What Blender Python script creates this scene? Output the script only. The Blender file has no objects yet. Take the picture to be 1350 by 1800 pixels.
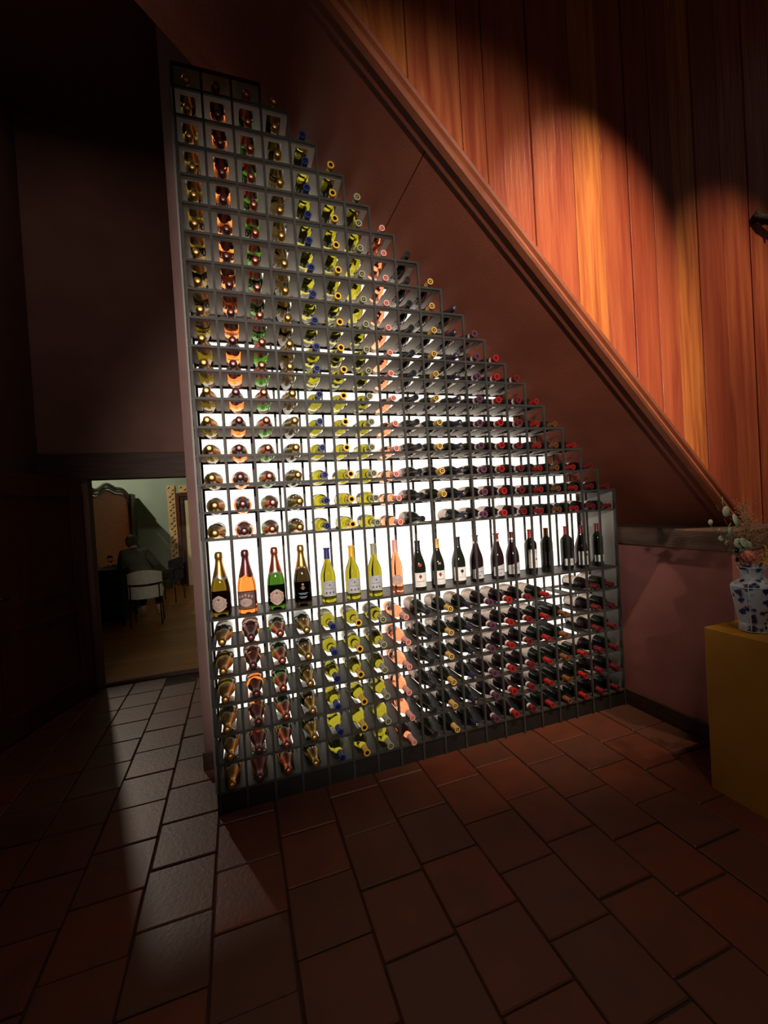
import bpy, bmesh, math, random
from mathutils import Vector, Matrix
random.seed(7)
PI = math.pi
SC = bpy.context.scene
COL = SC.collection

def lin(r, g, b):
    def f(c):
        c /= 255.0
        return c / 12.92 if c <= .04045 else ((c + .055) / 1.055) ** 2.4
    return (f(r), f(g), f(b), 1)

# ------------------------------------------------------------------ camera
cam = bpy.data.cameras.new('camera'); cam_o = bpy.data.objects.new('camera', cam); COL.objects.link(cam_o)
cam.sensor_fit = 'HORIZONTAL'; cam.sensor_width = 36.0; cam.lens = 749.32 / 1350 * 36
cam.clip_start = .02; cam.clip_end = 60
Rr = [(0.94403, -0.32557, -0.05253), (0, 0, 0), (0, 0, 0)]
w = Vector((0.00487071, -0.33165993, -0.06210379)); t_ = w.length
Rw = Matrix.Rotation(t_, 3, w / t_) @ Matrix(((1, 0, 0), (0, 0, -1), (0, 1, 0)))     # world -> camera (x right, y down, z forward)
M3 = Matrix((Rw[0], -Rw[1], -Rw[2])).transposed()
cam_o.matrix_world = Matrix.Translation((0.16453, -2.11809, 1.38669)) @ M3.to_4x4()
SC.camera = cam_o

# ------------------------------------------------------------------ world, lamps, exposure
wd = bpy.data.worlds.new('room_dark'); SC.world = wd; wd.use_nodes = True
wd.node_tree.nodes['Background'].inputs[0].default_value = (1, .8, .72, 1)
wd.node_tree.nodes['Background'].inputs[1].default_value = .04
SC.view_settings.view_transform = 'Standard'; SC.view_settings.look = 'None'
SC.view_settings.gamma = 1; SC.view_settings.use_curve_mapping = False
SC.view_settings.exposure = 0
PANEL = 1.3

def spot(name, loc, to, power, angle, blend, color, rad):
    l = bpy.data.lights.new(name, 'SPOT'); l.energy = power; l.spot_size = math.radians(angle)
    l.spot_blend = blend; l.color = color; l.shadow_soft_size = rad
    o = bpy.data.objects.new(name, l); COL.objects.link(o); o.location = loc
    o.rotation_euler = (Vector(to) - Vector(loc)).to_track_quat('-Z', 'Y').to_euler()
    return o
spot('ceiling_spot_left', (1.80, -2.0, 4.50), (1.84, -.5, 2.12), 640, 34, 1, (1, .77, .56), .03)
spot('ceiling_spot_right', (3.0, -2.0, 4.3), (2.80, -.5, 1.85), 280, 38, 1, (1, .74, .52), .03)
spot('hall_spot', (0, -4.4, 2.4), (1.02, 0, 1.72), 1100, 47, 1, (1, .88, .78), .05)
spot('dining_room_spot', (-1.85, 5.0, 3.52), (-.15, -.2, 0), 210, 34, .5, (1, .86, .70), .06)
spot('dining_room_wall_lamp', (-2.75, 5.6, 3.5), (-.9, 7.4, 1.4), 230, 120, .7, (1, .90, .74), .04)
spot('floor_fill_spot', (.8, -2.7, 4.6), (1.0, -1.9, 0), 120, 62, 1, (1, .74, .52), .1)  # added fill from overhead to lift the dark floor, no known fixture
al = bpy.data.lights.new('hall_fill', 'AREA'); al.energy = 6; al.size = .5; al.color = (1, .72, .6)  # unseen fill light, added to brighten the dark hall side and door
al_o = bpy.data.objects.new('hall_fill', al); COL.objects.link(al_o); al_o.location = (-1.02, .4, 4.6)

# ------------------------------------------------------------------ materials
def mat(name, color, rough=.6, metal=0, spec=.5, trans=0, ior=1.45, emit=None, es=0, coat=0):
    m = bpy.data.materials.new(name); m.use_nodes = True
    b = m.node_tree.nodes['Principled BSDF']
    b.inputs['Base Color'].default_value = color; b.inputs['Roughness'].default_value = rough
    b.inputs['Metallic'].default_value = metal; b.inputs['Specular IOR Level'].default_value = spec
    b.inputs['Transmission Weight'].default_value = trans; b.inputs['IOR'].default_value = ior
    b.inputs['Coat Weight'].default_value = coat
    if emit: b.inputs['Emission Color'].default_value = emit; b.inputs['Emission Strength'].default_value = es
    return m
def nodes(m): return m.node_tree.nodes, m.node_tree.links, m.node_tree.nodes['Principled BSDF']
def noisy(name, c1, c2, scale=(4, 4, 4), rough=.7, bump=.15, detail=5, rnd=0, c3=None, dist=0, spec=.4, bscale=None):
    """two-tone procedural surface with fine relief; rnd mixes in a shade per object"""
    m = mat(name, c1, rough, spec=spec); N, L, b = nodes(m)
    tc = N.new('ShaderNodeTexCoord'); mp = N.new('ShaderNodeMapping'); mp.inputs['Scale'].default_value = scale
    L.new(tc.outputs['Object'], mp.inputs[0])
    nt = N.new('ShaderNodeTexNoise'); nt.inputs['Detail'].default_value = detail; nt.inputs['Scale'].default_value = 1
    nt.inputs['Distortion'].default_value = dist
    oi = N.new('ShaderNodeObjectInfo'); geo = N.new('ShaderNodeNewGeometry')
    ad = N.new('ShaderNodeMath'); ad.operation = 'ADD'; L.new(oi.outputs['Random'], ad.inputs[0]); L.new(geo.outputs['Random Per Island'], ad.inputs[1])
    fr = N.new('ShaderNodeMath'); fr.operation = 'FRACT'; L.new(ad.outputs[0], fr.inputs[0])
    cb = N.new('ShaderNodeCombineXYZ'); mu = N.new('ShaderNodeMath'); mu.operation = 'MULTIPLY'; mu.inputs[1].default_value = 37 if rnd else 0
    L.new(fr.outputs[0], mu.inputs[0]); L.new(mu.outputs[0], cb.inputs[0]); L.new(mu.outputs[0], cb.inputs[2])
    va = N.new('ShaderNodeVectorMath'); L.new(mp.outputs[0], va.inputs[0]); L.new(cb.outputs[0], va.inputs[1])
    L.new(va.outputs[0], nt.inputs['Vector'])
    rp = N.new('ShaderNodeValToRGB'); rp.color_ramp.elements[0].position = .33; rp.color_ramp.elements[1].position = .68
    rp.color_ramp.elements[0].color = c1; rp.color_ramp.elements[1].color = c2
    L.new(nt.outputs['Fac'], rp.inputs[0]); out = rp.outputs[0]
    if rnd:
        mx = N.new('ShaderNodeMix'); mx.data_type = 'RGBA'; mx.blend_type = 'MIX'
        m2 = N.new('ShaderNodeMath'); m2.operation = 'MULTIPLY'; m2.inputs[1].default_value = rnd
        L.new(fr.outputs[0], m2.inputs[0]); L.new(m2.outputs[0], mx.inputs[0]); L.new(out, mx.inputs[6]); mx.inputs[7].default_value = c3
        out = mx.outputs[2]
    L.new(out, b.inputs['Base Color'])
    if bump:
        n2 = N.new('ShaderNodeTexNoise'); n2.inputs['Detail'].default_value = 4; n2.inputs['Scale'].default_value = bscale or 6
        L.new(va.outputs[0], n2.inputs['Vector'])
        bp = N.new('ShaderNodeBump'); bp.inputs['Strength'].default_value = bump; bp.inputs['Distance'].default_value = .01
        L.new(n2.outputs['Fac'], bp.inputs['Height']); L.new(bp.outputs[0], b.inputs['Normal'])
    return m

M = {}
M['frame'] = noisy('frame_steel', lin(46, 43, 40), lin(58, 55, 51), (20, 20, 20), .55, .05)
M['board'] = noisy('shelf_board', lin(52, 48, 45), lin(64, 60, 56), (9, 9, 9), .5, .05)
M['under'] = noisy('shelf_underside', lin(178, 171, 161), lin(192, 184, 174), (9, 9, 9), .6, .05)  # paler than the board tops: panel light put into the underside colour
M['side'] = noisy('side_panel', lin(120, 116, 110), lin(134, 130, 122), (6, 6, 6), .6, .05)
M['plinth'] = noisy('plinth_black', lin(24, 20, 18), lin(32, 27, 24), (8, 8, 8), .6, .1)
M['panel'] = mat('light_panel', lin(240, 235, 225), .6, emit=(1, .93, .82, 1), es=PANEL)
M['wall'] = noisy('wall_paint', lin(86, 62, 58), lin(96, 70, 65), (5, 5, 5), .75, .12, bscale=40)
M['hall'] = noisy('hall_paint', lin(104, 74, 64), lin(116, 84, 74), (3, 3, 3), .8, .12, bscale=40)
M['soffit'] = noisy('soffit_paint', lin(118, 60, 42), lin(134, 72, 50), (3, 3, 3), .6, .15, bscale=30)
M['dark_wood'] = noisy('dark_wood', lin(52, 34, 26), lin(74, 50, 40), (3, 3, 30), .6, .2)
M['cap'] = noisy('cap_wood', lin(74, 54, 44), lin(98, 74, 60), (25, 4, 25), .65, .3)
M['door'] = noisy('door_wood', lin(80, 36, 20), lin(98, 48, 26), (12, 12, 2), .5, .15)
M['joint'] = noisy('mortar', lin(40, 30, 25), lin(56, 42, 34), (8, 8, 8), .9, .3)
M['tile'] = noisy('terracotta', lin(104, 50, 28), lin(84, 44, 30), (7, 7, 7), .45, .12, rnd=.8, c3=lin(74, 50, 40), bscale=9)
M['plank'] = noisy('stair_plank', lin(138, 60, 40), lin(188, 106, 62), (24, 24, 1.5), .38, .4, rnd=.75, c3=lin(136, 56, 38), dist=.45, bscale=3, detail=9)
M['plank_pale'] = noisy('stair_plank_pale', lin(150, 74, 40), lin(196, 118, 58), (30, 30, 1.6), .38, .4, detail=9, dist=.8, bscale=3)
M['rail'] = noisy('rail_wood', lin(132, 70, 46), lin(156, 88, 56), (4, 4, 4), .45, .2)
M['ochre'] = noisy('ochre_paint', lin(150, 104, 22), lin(166, 116, 26), (4, 4, 4), .7, .1)
M['gwall'] = noisy('sage_paint', lin(136, 150, 130), lin(150, 162, 142), (2, 2, 2), .8, .1)
M['wfloor'] = noisy('floor_wood', lin(176, 116, 56), lin(196, 134, 68), (1.5, 14, 14), .4, .1, rnd=.5, c3=lin(130, 88, 48))
M['orange_wood'] = noisy('settle_wood', lin(176, 92, 48), lin(196, 106, 56), (2, 2, 14), .5, .1)
M['grey_trim'] = noisy('settle_trim', lin(66, 62, 54), lin(86, 80, 70), (8, 8, 8), .5, .1)
M['gold'] = mat('gold_foil', lin(214, 170, 96), .38, 1)
M['rosefoil'] = mat('plum_foil', lin(134, 84, 84), .36, .9)
M['copper'] = mat('copper_foil', lin(206, 128, 104), .38, 1)
M['silver'] = mat('silver_collar', lin(200, 190, 176), .4, .8)
def cap(n, c, r=.4): M[n] = mat('capsule_' + n, c, r, .15)
cap('navy', lin(40, 48, 110)); cap('yellow', lin(228, 178, 44)); cap('grey', lin(150, 150, 122)); cap('pink', lin(226, 160, 150))
cap('black', lin(34, 34, 42)); cap('ochre_c', lin(206, 160, 76)); cap('plum', lin(92, 52, 74)); cap('red', lin(158, 30, 27)); cap('maroon', lin(110, 28, 30)); cap('brown', lin(120, 72, 34)); cap('inkblue', lin(34, 32, 62))
cap('hole', lin(96, 36, 14), .6); cap('disc', lin(226, 196, 110)); cap('whiteband', lin(214, 206, 200))
def glass(n, c, r=.03, ior=1.34): M[n] = mat('glass_' + n, c, r, 0, .5, 1, ior)
glass('olive', (.13, .085, .005, 1)); glass('amber', (.97, .27, .05, 1)); glass('green', (.05, .14, .012, 1)); glass('smoke', (.04, .025, .009, 1))
glass('lime', (.31, .275, .018, 1)); glass('salmon', (.95, .32, .15, 1)); glass('clear', (.96, .97, .96, 1), .02, 1.45)
M['dark'] = mat('glass_dark', (.010, .012, .008, 1), .06, 0, .6); M['dark2'] = mat('glass_dark_red', (.014, .006, .008, 1), .06, 0, .6)
M['paper'] = noisy('label_paper', lin(206, 202, 196), lin(222, 218, 210), (30, 30, 30), .8, 0)
M['paper_old'] = noisy('label_paper_pinkish', lin(178, 150, 140), lin(196, 168, 156), (30, 30, 30), .8, 0)
M['paper_dark'] = noisy('label_paper_dark', lin(96, 72, 70), lin(122, 92, 88), (60, 60, 60), .8, 0)
M['paper_grey'] = noisy('label_paper_grey', lin(160, 160, 162), lin(180, 180, 182), (30, 30, 30), .8, 0)
M['paper_lying'] = noisy('label_paper_warm', lin(236, 214, 200), lin(246, 228, 214), (30, 30, 30), .8, 0)
M['ink'] = mat('ink', lin(44, 36, 36), .7); M['ink_red'] = mat('ink_red', lin(150, 44, 40), .7); M['ink_gold'] = mat('ink_gold', lin(150, 120, 84), .5, .3)
M['ink_pale'] = mat('ink_pale', lin(170, 176, 186), .6)

# ------------------------------------------------------------------ mesh helpers
def empty(name, loc=(0, 0, 0), label=None, cat=None, group=None, kind=None, rz=0):
    o = bpy.data.objects.new(name, None); COL.objects.link(o); o.location = loc; o.rotation_euler = (0, 0, rz)
    o.empty_display_size = .05
    return tag(o, label, cat, group, kind)
def tag(o, label=None, cat=None, group=None, kind=None):
    if label: o['label'] = label
    if cat: o['category'] = cat
    if group: o['group'] = group
    if kind: o['kind'] = kind
    return o
def mk(name, verts, faces, m, parent=None, smooth=False, mi=None):
    me = bpy.data.meshes.new(name); me.from_pydata([tuple(v) for v in verts], [], faces)
    for x in (m if isinstance(m, (list, tuple)) else [m]): me.materials.append(x)
    if smooth: me.polygons.foreach_set('use_smooth', [True] * len(faces))
    if mi: me.polygons.foreach_set('material_index', mi)
    me.update()
    o = bpy.data.objects.new(name, me); COL.objects.link(o); o.parent = parent
    return o
def inst(name, me, parent, loc=(0, 0, 0), rot=(0, 0, 0), scale=(1, 1, 1)):
    o = bpy.data.objects.new(name, me); COL.objects.link(o); o.parent = parent
    o.location = loc; o.rotation_euler = rot; o.scale = scale
    return o
class MB:
    def __init__(s): s.v = []; s.f = []; s.mi = []
    def add(s, v, f, mi=0):
        n = len(s.v); s.v += [tuple(p) for p in v]; s.f += [tuple(i + n for i in q) for q in f]
        s.mi += ([mi] * len(f) if isinstance(mi, int) else mi); return s
    def box(s, x0, x1, y0, y1, z0, z1, mi=0, under=None):
        v = [(x, y, z) for x in (x0, x1) for y in (y0, y1) for z in (z0, z1)]
        f = [(0, 1, 3, 2), (4, 6, 7, 5), (0, 4, 5, 1), (2, 3, 7, 6), (0, 2, 6, 4), (1, 5, 7, 3)]
        mm = [mi] * 6
        if under is not None: mm[4] = under
        return s.add(v, f, mm)
    def bev(s, x0, x1, y0, y1, z0, z1, b=.003, mi=0):
        """box with chamfered vertical and top edges"""
        ring = lambda X0, X1, Y0, Y1, z, c: [(X0 + c, Y0, z), (X1 - c, Y0, z), (X1, Y0 + c, z), (X1, Y1 - c, z), (X1 - c, Y1, z), (X0 + c, Y1, z), (X0, Y1 - c, z), (X0, Y0 + c, z)]
        v = ring(x0, x1, y0, y1, z0, b) + ring(x0, x1, y0, y1, z1 - b, b) + ring(x0 + b, x1 - b, y0 + b, y1 - b, z1, b * .6)
        f = [tuple(range(7, -1, -1)), tuple(range(16, 24))]
        for k in range(2):
            for i in range(8): j = (i + 1) % 8; f.append((k * 8 + i, k * 8 + j, k * 8 + 8 + j, k * 8 + 8 + i))
        return s.add(v, f, mi)
    def lathe(s, prof, n=20, c=(0, 0, 0), mi=0, ang0=0, squash=None):
        v = []; f = []; rings = []
        for r, z in prof:
            if r < 1e-6: rings.append([len(v)]); v.append((c[0], c[1], c[2] + z))
            else:
                rings.append(list(range(len(v), len(v) + n)))
                for i in range(n):
                    a = ang0 + 2 * PI * i / n; v.append((c[0] + r * math.cos(a), c[1] + r * math.sin(a), c[2] + z))
        for A, B in zip(rings, rings[1:]):
            for i in range(n):
                j = (i + 1) % n
                if len(A) == 1 and len(B) == 1: continue
                if len(A) == 1: f.append((A[0], B[j], B[i]))
                elif len(B) == 1: f.append((A[i], A[j], B[0]))
                else: f.append((A[i], A[j], B[j], B[i]))
        return s.add(v, f, mi)
    def tube(s, pts, r, n=8, mi=0, closed=False):
        pts = [Vector(p) for p in pts]; rs = r if isinstance(r, (list, tuple)) else [r] * len(pts)
        v = []; f = []
        for k, p in enumerate(pts):
            d = (pts[min(k + 1, len(pts) - 1)] - pts[max(k - 1, 0)]).normalized()
            u = d.cross(Vector((.13, .21, 1)) if abs(d.z) < .95 else Vector((1, .1, 0))).normalized(); w2 = d.cross(u)
            for i in range(n):
                a = 2 * PI * i / n; v.append(p + (u * math.cos(a) + w2 * math.sin(a)) * rs[k])
        for k in range(len(pts) - 1):
            for i in range(n): j = (i + 1) % n; f.append((k * n + i, k * n + j, k * n + n + j, k * n + n + i))
        f.append(tuple(range(n - 1, -1, -1))); f.append(tuple(range((len(pts) - 1) * n, len(pts) * n)))
        return s.add(v, f, mi)
    def ball(s, c, r, n=10, m=6, mi=0, sc=(1, 1, 1)):
        prof = [(math.sin(PI * i / m), -math.cos(PI * i / m)) for i in range(m + 1)]; prof[0] = (0, -1); prof[-1] = (0, 1)
        t = MB(); t.lathe(prof, n)
        return s.add([(c[0] + x * r * sc[0], c[1] + y * r * sc[1], c[2] + z * r * sc[2]) for x, y, z in t.v], t.f, mi)
    def ext(s, poly, axis, a0, a1, mi=0):
        """2-D polygon extruded along an axis: axis 'y' takes (x,z) points, 'x' takes (y,z), 'z' takes (x,y)"""
        n = len(poly)
        def P(p, a): return {'y': (p[0], a, p[1]), 'x': (a, p[0], p[1]), 'z': (p[0], p[1], a)}[axis]
        v = [P(p, a0) for p in poly] + [P(p, a1) for p in poly]
        f = [tuple(range(n)), tuple(range(2 * n - 1, n - 1, -1))] + [(i, n + i, n + (i + 1) % n, (i + 1) % n) for i in range(n)]
        return s.add(v, f, mi)
    def build(s, name, m, parent=None, smooth=False):
        o = mk(name, s.v, s.f, m, parent, smooth, s.mi)
        bm = bmesh.new(); bm.from_mesh(o.data); bmesh.ops.recalc_face_normals(bm, faces=bm.faces[:]); bm.to_mesh(o.data); bm.free()
        return o
def shade_auto(o, deg=35):
    me = o.data; bm = bmesh.new(); bm.from_mesh(me)
    for f in bm.faces: f.smooth = True
    for e in bm.edges: e.smooth = not (len(e.link_faces) == 2 and e.calc_face_angle(0) > math.radians(deg))
    bm.to_mesh(me); bm.free(); return o

# ------------------------------------------------------------------ measured layout
P = .13; NC = 19
Z = [0.102, 0.233, 0.366, 0.504, 0.637, 0.770, 0.905, 1.275, 1.402, 1.530, 1.665, 1.795, 1.928, 2.058, 2.167, 2.297, 2.427, 2.557, 2.687, 2.816, 2.945, 3.078, 3.208, 3.337, 3.440]
def ncols(j): return 19 if j <= 8 else (3 if j == 24 else min(19, 27 - j))
SC_C = 3.945     # the soffit plane is x + z = SC_C
YF = -.52        # face of the stair planks

# ================================================================== STRUCTURE
def struct(name, mb, m, smooth=False): return tag(mb.build(name, m, None, smooth), kind='structure')
# floor of the hall: mortar bed with separate terracotta tiles
fl = MB(); fl.box(-1.6, 4.2, -3.6, 2.10, -.06, -.009)
floor = struct('floor', fl, M['joint'])
tile_me = []
for k in range(5):
    b = MB(); r = lambda: random.uniform(-.0025, .0025)
    b.bev(-.1215 + r(), .1215 + r(), -.129 + r(), .129 + r(), -.02, 0, .004)
    o = b.build('floor_tile', M['tile'], None); tile_me.append(o.data); bpy.data.objects.remove(o)
rest = MB(); nt = 0
offs = {-1: .05, -2: -.02, 0: -.06, 1: .02, 2: -.09, 3: -.07, 4: .04, 5: .09, 6: .0, 7: .11}
for cx in range(-6, 17):
    x = cx * .25 + .125
    off = offs.get(cx, random.uniform(0, .26))
    for ry in range(-14, 9):
        y = off + ry * .265 + .13
        if y > 1.95 or x > 4.15 or x < -1.5: continue
        if -.05 < x < 2.9 and y > .2: continue
        if y > -1.32 and x < 3.2 and not (x > 2.75 and y > -.5):
            inst('floor_tile', tile_me[(cx * 7 + ry * 3) % 5], floor, (x, y, random.uniform(-.0012, .0008)), (random.uniform(-.002, .002), random.uniform(-.002, .002), PI * random.randint(0, 1)))
            nt += 1
        else: rest.bev(x - .1215, x + .1215, y - .129, y + .129, -.02, 0, .004)
tag(rest.build('floor_tiles', M['tile'], floor), kind='stuff')
# threshold between the rooms
b = MB(); b.tube([(-1.02, 2.075, -.002), (-.8, 2.10, .0), (-.5, 2.10, 0), (-.08, 2.07, -.002)], .022, 8); struct('trim_1', b, M['cap'], True)

# hall walls
b = MB(); b.box(-.085, 2.62, .42, .56, 0, 4.7); b.box(-.085, -.02, .56, 2.05, 0, 4.7); struct('wall_back', b, M['wall'])
b = MB(); b.box(-1.45, -.02, 2.05, 2.17, 1.972, 4.7); b.box(-1.45, -1.0, 2.05, 2.17, 0, 1.972); struct('wall_hall_end', b, M['hall'])
b = MB(); b.bev(-1.34, -.086, 2.03, 2.19, 1.753, 1.972, .004); struct('trim_2', b, M['dark_wood'])
b = MB(); b.box(-1.45, -1.33, -3.6, 2.05, 0, 4.7); struct('wall_left', b, M['hall'])
b = MB(); b.bev(-1.5, 4.2, -3.6, 2.2, 4.7, 4.8, .01); struct('ceiling', b, M['hall'])
b = MB(); b.bev(-.094, -.02, .405, .42, 0, .10, .003); struct('baseboard_left', b, M['dark_wood'])
# low wall right of the rack, ledge beam, baseboard
b = MB(); b.box(2.505, 2.95, -.655, .42, 0, 1.052); struct('wall_right', b, noisy('low_wall_lightened', lin(142, 88, 82), lin(154, 98, 90), (5, 5, 5), .75, .12, bscale=40))  # wall paint lightened here, in place of lamp light that misses it
b = MB(); b.bev(2.485, 2.95, -.66, .42, 1.052, 1.158, .008); struct('trim_3', b, M['cap'])
b = MB(); b.bev(2.488, 2.505, -.66, .02, 0, .102, .004); b.bev(2.488, 2.95, -.672, -.655, 0, .102, .004); struct('baseboard_right', b, M['dark_wood'])
b = MB(); b.box(2.62, 3.2, .42, .56, 0, 4.7); b.box(2.96, 3.07, YF + .07, .42, 0, 4.7); struct('wall_stair_back', b, M['wall'])

# sloping stair soffit: two panels with the open joint at x = 1.03
def slope_pt(x, d=0): return (x + d * .7071, SC_C - x + d * .7071)
soff = empty('stair_soffit', (0, 0, 0), kind='structure')
for x0, x1 in ((-.75, 1.031), (1.034, 2.90)):
    b = MB(); a, c = slope_pt(x0), slope_pt(x1); a2, c2 = slope_pt(x1, .035), slope_pt(x0, .035)
    b.ext([a, c, a2, c2], 'y', YF + .02, .42)
    b.build('soffit_panel', M['soffit'], soff)
b = MB(); a, c = slope_pt(-.75, .037), slope_pt(2.9, .037); a2, c2 = slope_pt(2.9, .06), slope_pt(-.75, .06)
b.ext([a, c, a2, c2], 'y', YF + .02, .42); b.build('soffit_backing', M['dark_wood'], soff)
# flat band on the soffit along the stringer
b = MB(); a, c = slope_pt(-.75, -.010), slope_pt(2.79, -.010); a2, c2 = slope_pt(2.79, .001), slope_pt(-.75, .001)
b.ext([a, c, a2, c2], 'y', YF - .01, YF + .075); struct('trim_4', b, M['soffit'])
# moulded rail on the stringer: stepped profile (distance along the normal, y)
prof = [(-.022, YF + .012), (-.022, YF - .022), (-.014, YF - .030), (-.004, YF - .030), (.000, YF - .020), (.006, YF - .020), (.012, YF - .036), (.024, YF - .040), (.032, YF - .034), (.035, YF - .018), (.042, YF - .016), (.048, YF - .010), (.052, YF + .012)]
b = MB(); n = len(prof); v = []
for x in (-.75, 2.80):
    for d, y in prof: q = slope_pt(x, d); v.append((q[0], y, q[1]))
f = [(i, (i + 1) % n, n + (i + 1) % n, n + i) for i in range(n)] + [tuple(range(n)), tuple(range(2 * n - 1, n - 1, -1))]
b.add(v, f); struct('trim_5', b, M['rail'])

# plank wall above the stringer, each plank a part
pw = empty('wall_stair', (0, 0, 0), kind='structure')
xs = [-.75, -.5, -.28, -.05, .2, .42, .66, .93, 1.17, 1.287, 1.526, 1.759, 1.93, 2.10, 2.262, 2.405, 2.58, 2.775, 3.002, 3.22, 3.46, 3.72, 3.95, 4.2]
for i, (x0, x1) in enumerate(zip(xs, xs[1:])):
    g = .004 if i in (9, 17) else .0018; yf = YF + random.uniform(-.003, .003)
    zb0 = max(SC_C - x0 + .03, 0); zb1 = max(SC_C - x1 + .03, 0)
    if x0 > 2.75: zb0 = zb1 = 0
    c = .003; A, B = x0 + g, x1 - g
    v = []
    for (xx, yy) in ((A, YF + .03), (A, yf + c), (A + c, yf), (B - c, yf), (B, yf + c), (B, YF + .03)):
        tt = (xx - x0) / (x1 - x0); v.append((xx, yy, zb0 + (zb1 - zb0) * tt))
    v += [(p[0], p[1], 4.7) for p in v]
    f = [(k, (k + 1) % 6, 6 + (k + 1) % 6, 6 + k) for k in range(6)] + [(0, 1, 2, 3, 4, 5), (11, 10, 9, 8, 7, 6)]
    MB().add(v, f).build('plank', M['plank_pale'] if i in (11, 15, 19, 6) else M['plank'], pw)
b = MB(); b.ext([(-.75, SC_C + .75 + .04), (2.9, SC_C - 2.9 + .04), (2.9, 0), (4.2, 0), (4.2, 4.7), (-.75, 4.7)], 'y', YF + .031, YF + .06); b.build('plank_backing', M['dark_wood'], pw)

# dining room shell
b = MB(); b.box(-4.0, 2.2, 2.10, 7.6, -.06, -.012); f2 = struct('floor_dining', b, M['joint'])
y = 2.12; 
while y < 7.5:
    b = MB(); b.bev(-3.2, .6, y + .001, y + .139, -.015, 0, .001); b.build('floor_board', M['wfloor'], f2); y += .14
b = MB(); b.box(-4.0, 2.2, 7.45, 7.6, 0, 4.3); struct('wall_dining_far', b, M['gwall'])
b = MB(); b.box(-4.1, -4.0, 2.05, 7.6, 0, 4.3); struct('wall_dining_left', b, M['gwall'])
b = MB(); b.box(.6, .72, 2.05, 7.6, 0, 4.3); struct('wall_dining_right', b, M['gwall'])
b = MB(); b.box(-4.0, -1.45, 2.05, 2.17, 0, 4.3); struct('wall_dining_near', b, M['gwall'])
b = MB(); b.box(-4.1, 2.2, 2.17, 7.6, 4.3, 4.4); struct('ceiling_dining', b, M['gwall'])

# door leaf folded back on the left, with a lever handle
hx, hy = -1.03, 1.99; ang = math.atan2(1.15 - hy, -1.309 - hx)
door = empty('door_1', (hx, hy, .012), kind='structure', rz=ang)
b = MB(); b.bev(0, .95, -.04, 0, 0, 1.735, .003); b.build('leaf', M['door'], door)
for z0, z1 in ((.14, .72), (.86, 1.62)):
    q = MB()
    for (x0, x1, a, c) in ((.12, .83, z0, z0 + .03), (.12, .83, z1 - .03, z1), (.12, .15, z0 + .03, z1 - .03), (.80, .83, z0 + .03, z1 - .03)): q.bev(x0, x1, 0, .010, a, c, .003)
    q.build('panel_moulding', M['door'], door)
h = MB(); h.lathe([(0, 0), (.022, 0), (.022, .006), (.010, .008), (.010, .04), (0, .04)], 12)
h.v = [(x + .87, zz, y + .93) for x, y, zz in h.v]; h.tube([(.87, .038, .93), (.80, .042, .93), (.76, .038, .928)], .008, 8)
h.build('door_handle', mat('iron', lin(70, 62, 54), .4, .9), door, True)

# ================================================================== WINE RACK
rack = empty('wine_rack', (1.235, .12, 0), 'tall stepped dark steel wine rack with glowing white back under the stair', 'rack')
def rk(mb, name, m): 
    mb.v = [(x - 1.235, y - .12, z) for x, y, z in mb.v]; return mb.build(name, m, rack)
T = .0055
def top_of(i):       # post i ends at the top shelf of the column on its left
    k = max(i - 1, 0); k = min(k, 18)
    return Z[24] if i <= 3 else Z[26 - k]
for i in range(20):
    x = .010 if i == 0 else i * P
    b = MB(); b.box(x - T, x + T, -T, T, .0, top_of(i) + T); rk(b, 'front_post', M['frame'])
    b = MB(); b.box(x - T, x + T, .236, .246, .10, top_of(i)); rk(b, 'rear_post', M['frame'])
for j, z in enumerate(Z):
    n = ncols(j)
    b = MB(); b.box(.010, n * P, -T + .0008, T, z - T, z + T); rk(b, 'front_rail', M['frame'])
    b = MB(); b.box(.010, n * P, .247, .255, z - .013, z + .003); rk(b, 'rear_rail', M['frame'])
    b = MB(); zt = z + .001; zb = z - .003
    for k in range(n):
        x0 = k * P; x1 = (k + 1) * P; cx = (k + .5) * P; hw = .0335 if k < 4 else .030
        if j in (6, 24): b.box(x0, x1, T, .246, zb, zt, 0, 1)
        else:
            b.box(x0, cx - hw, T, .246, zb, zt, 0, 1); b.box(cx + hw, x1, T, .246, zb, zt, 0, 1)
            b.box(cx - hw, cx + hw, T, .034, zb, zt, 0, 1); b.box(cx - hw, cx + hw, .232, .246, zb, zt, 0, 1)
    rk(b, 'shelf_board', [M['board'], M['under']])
b = MB(); b.box(-.008, 0, T, .30, .1, Z[24]); rk(b, 'left_side_panel', M['side'])
b = MB(); b.box(2.472, 2.480, T, .30, .1, Z[8] + .003); rk(b, 'right_side_panel', M['side'])
b = MB(); b.bev(-.004, 2.478, .004, .30, 0, .094, .003); rk(b, 'plinth', M['plinth'])
b = MB()
pts = [(.005, .10), (2.44, .10), (2.44, Z[8])]
for k in range(18, 3, -1): pts += [(k * P, Z[26 - k]), (k * P, Z[27 - k])] if k > 4 else [(k * P, Z[22]), (k * P, Z[23])]
pts += [(.005, Z[23])]
b.ext(pts, 'y', .300, .306); rk(b, 'light_panel', M['panel'])

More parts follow.
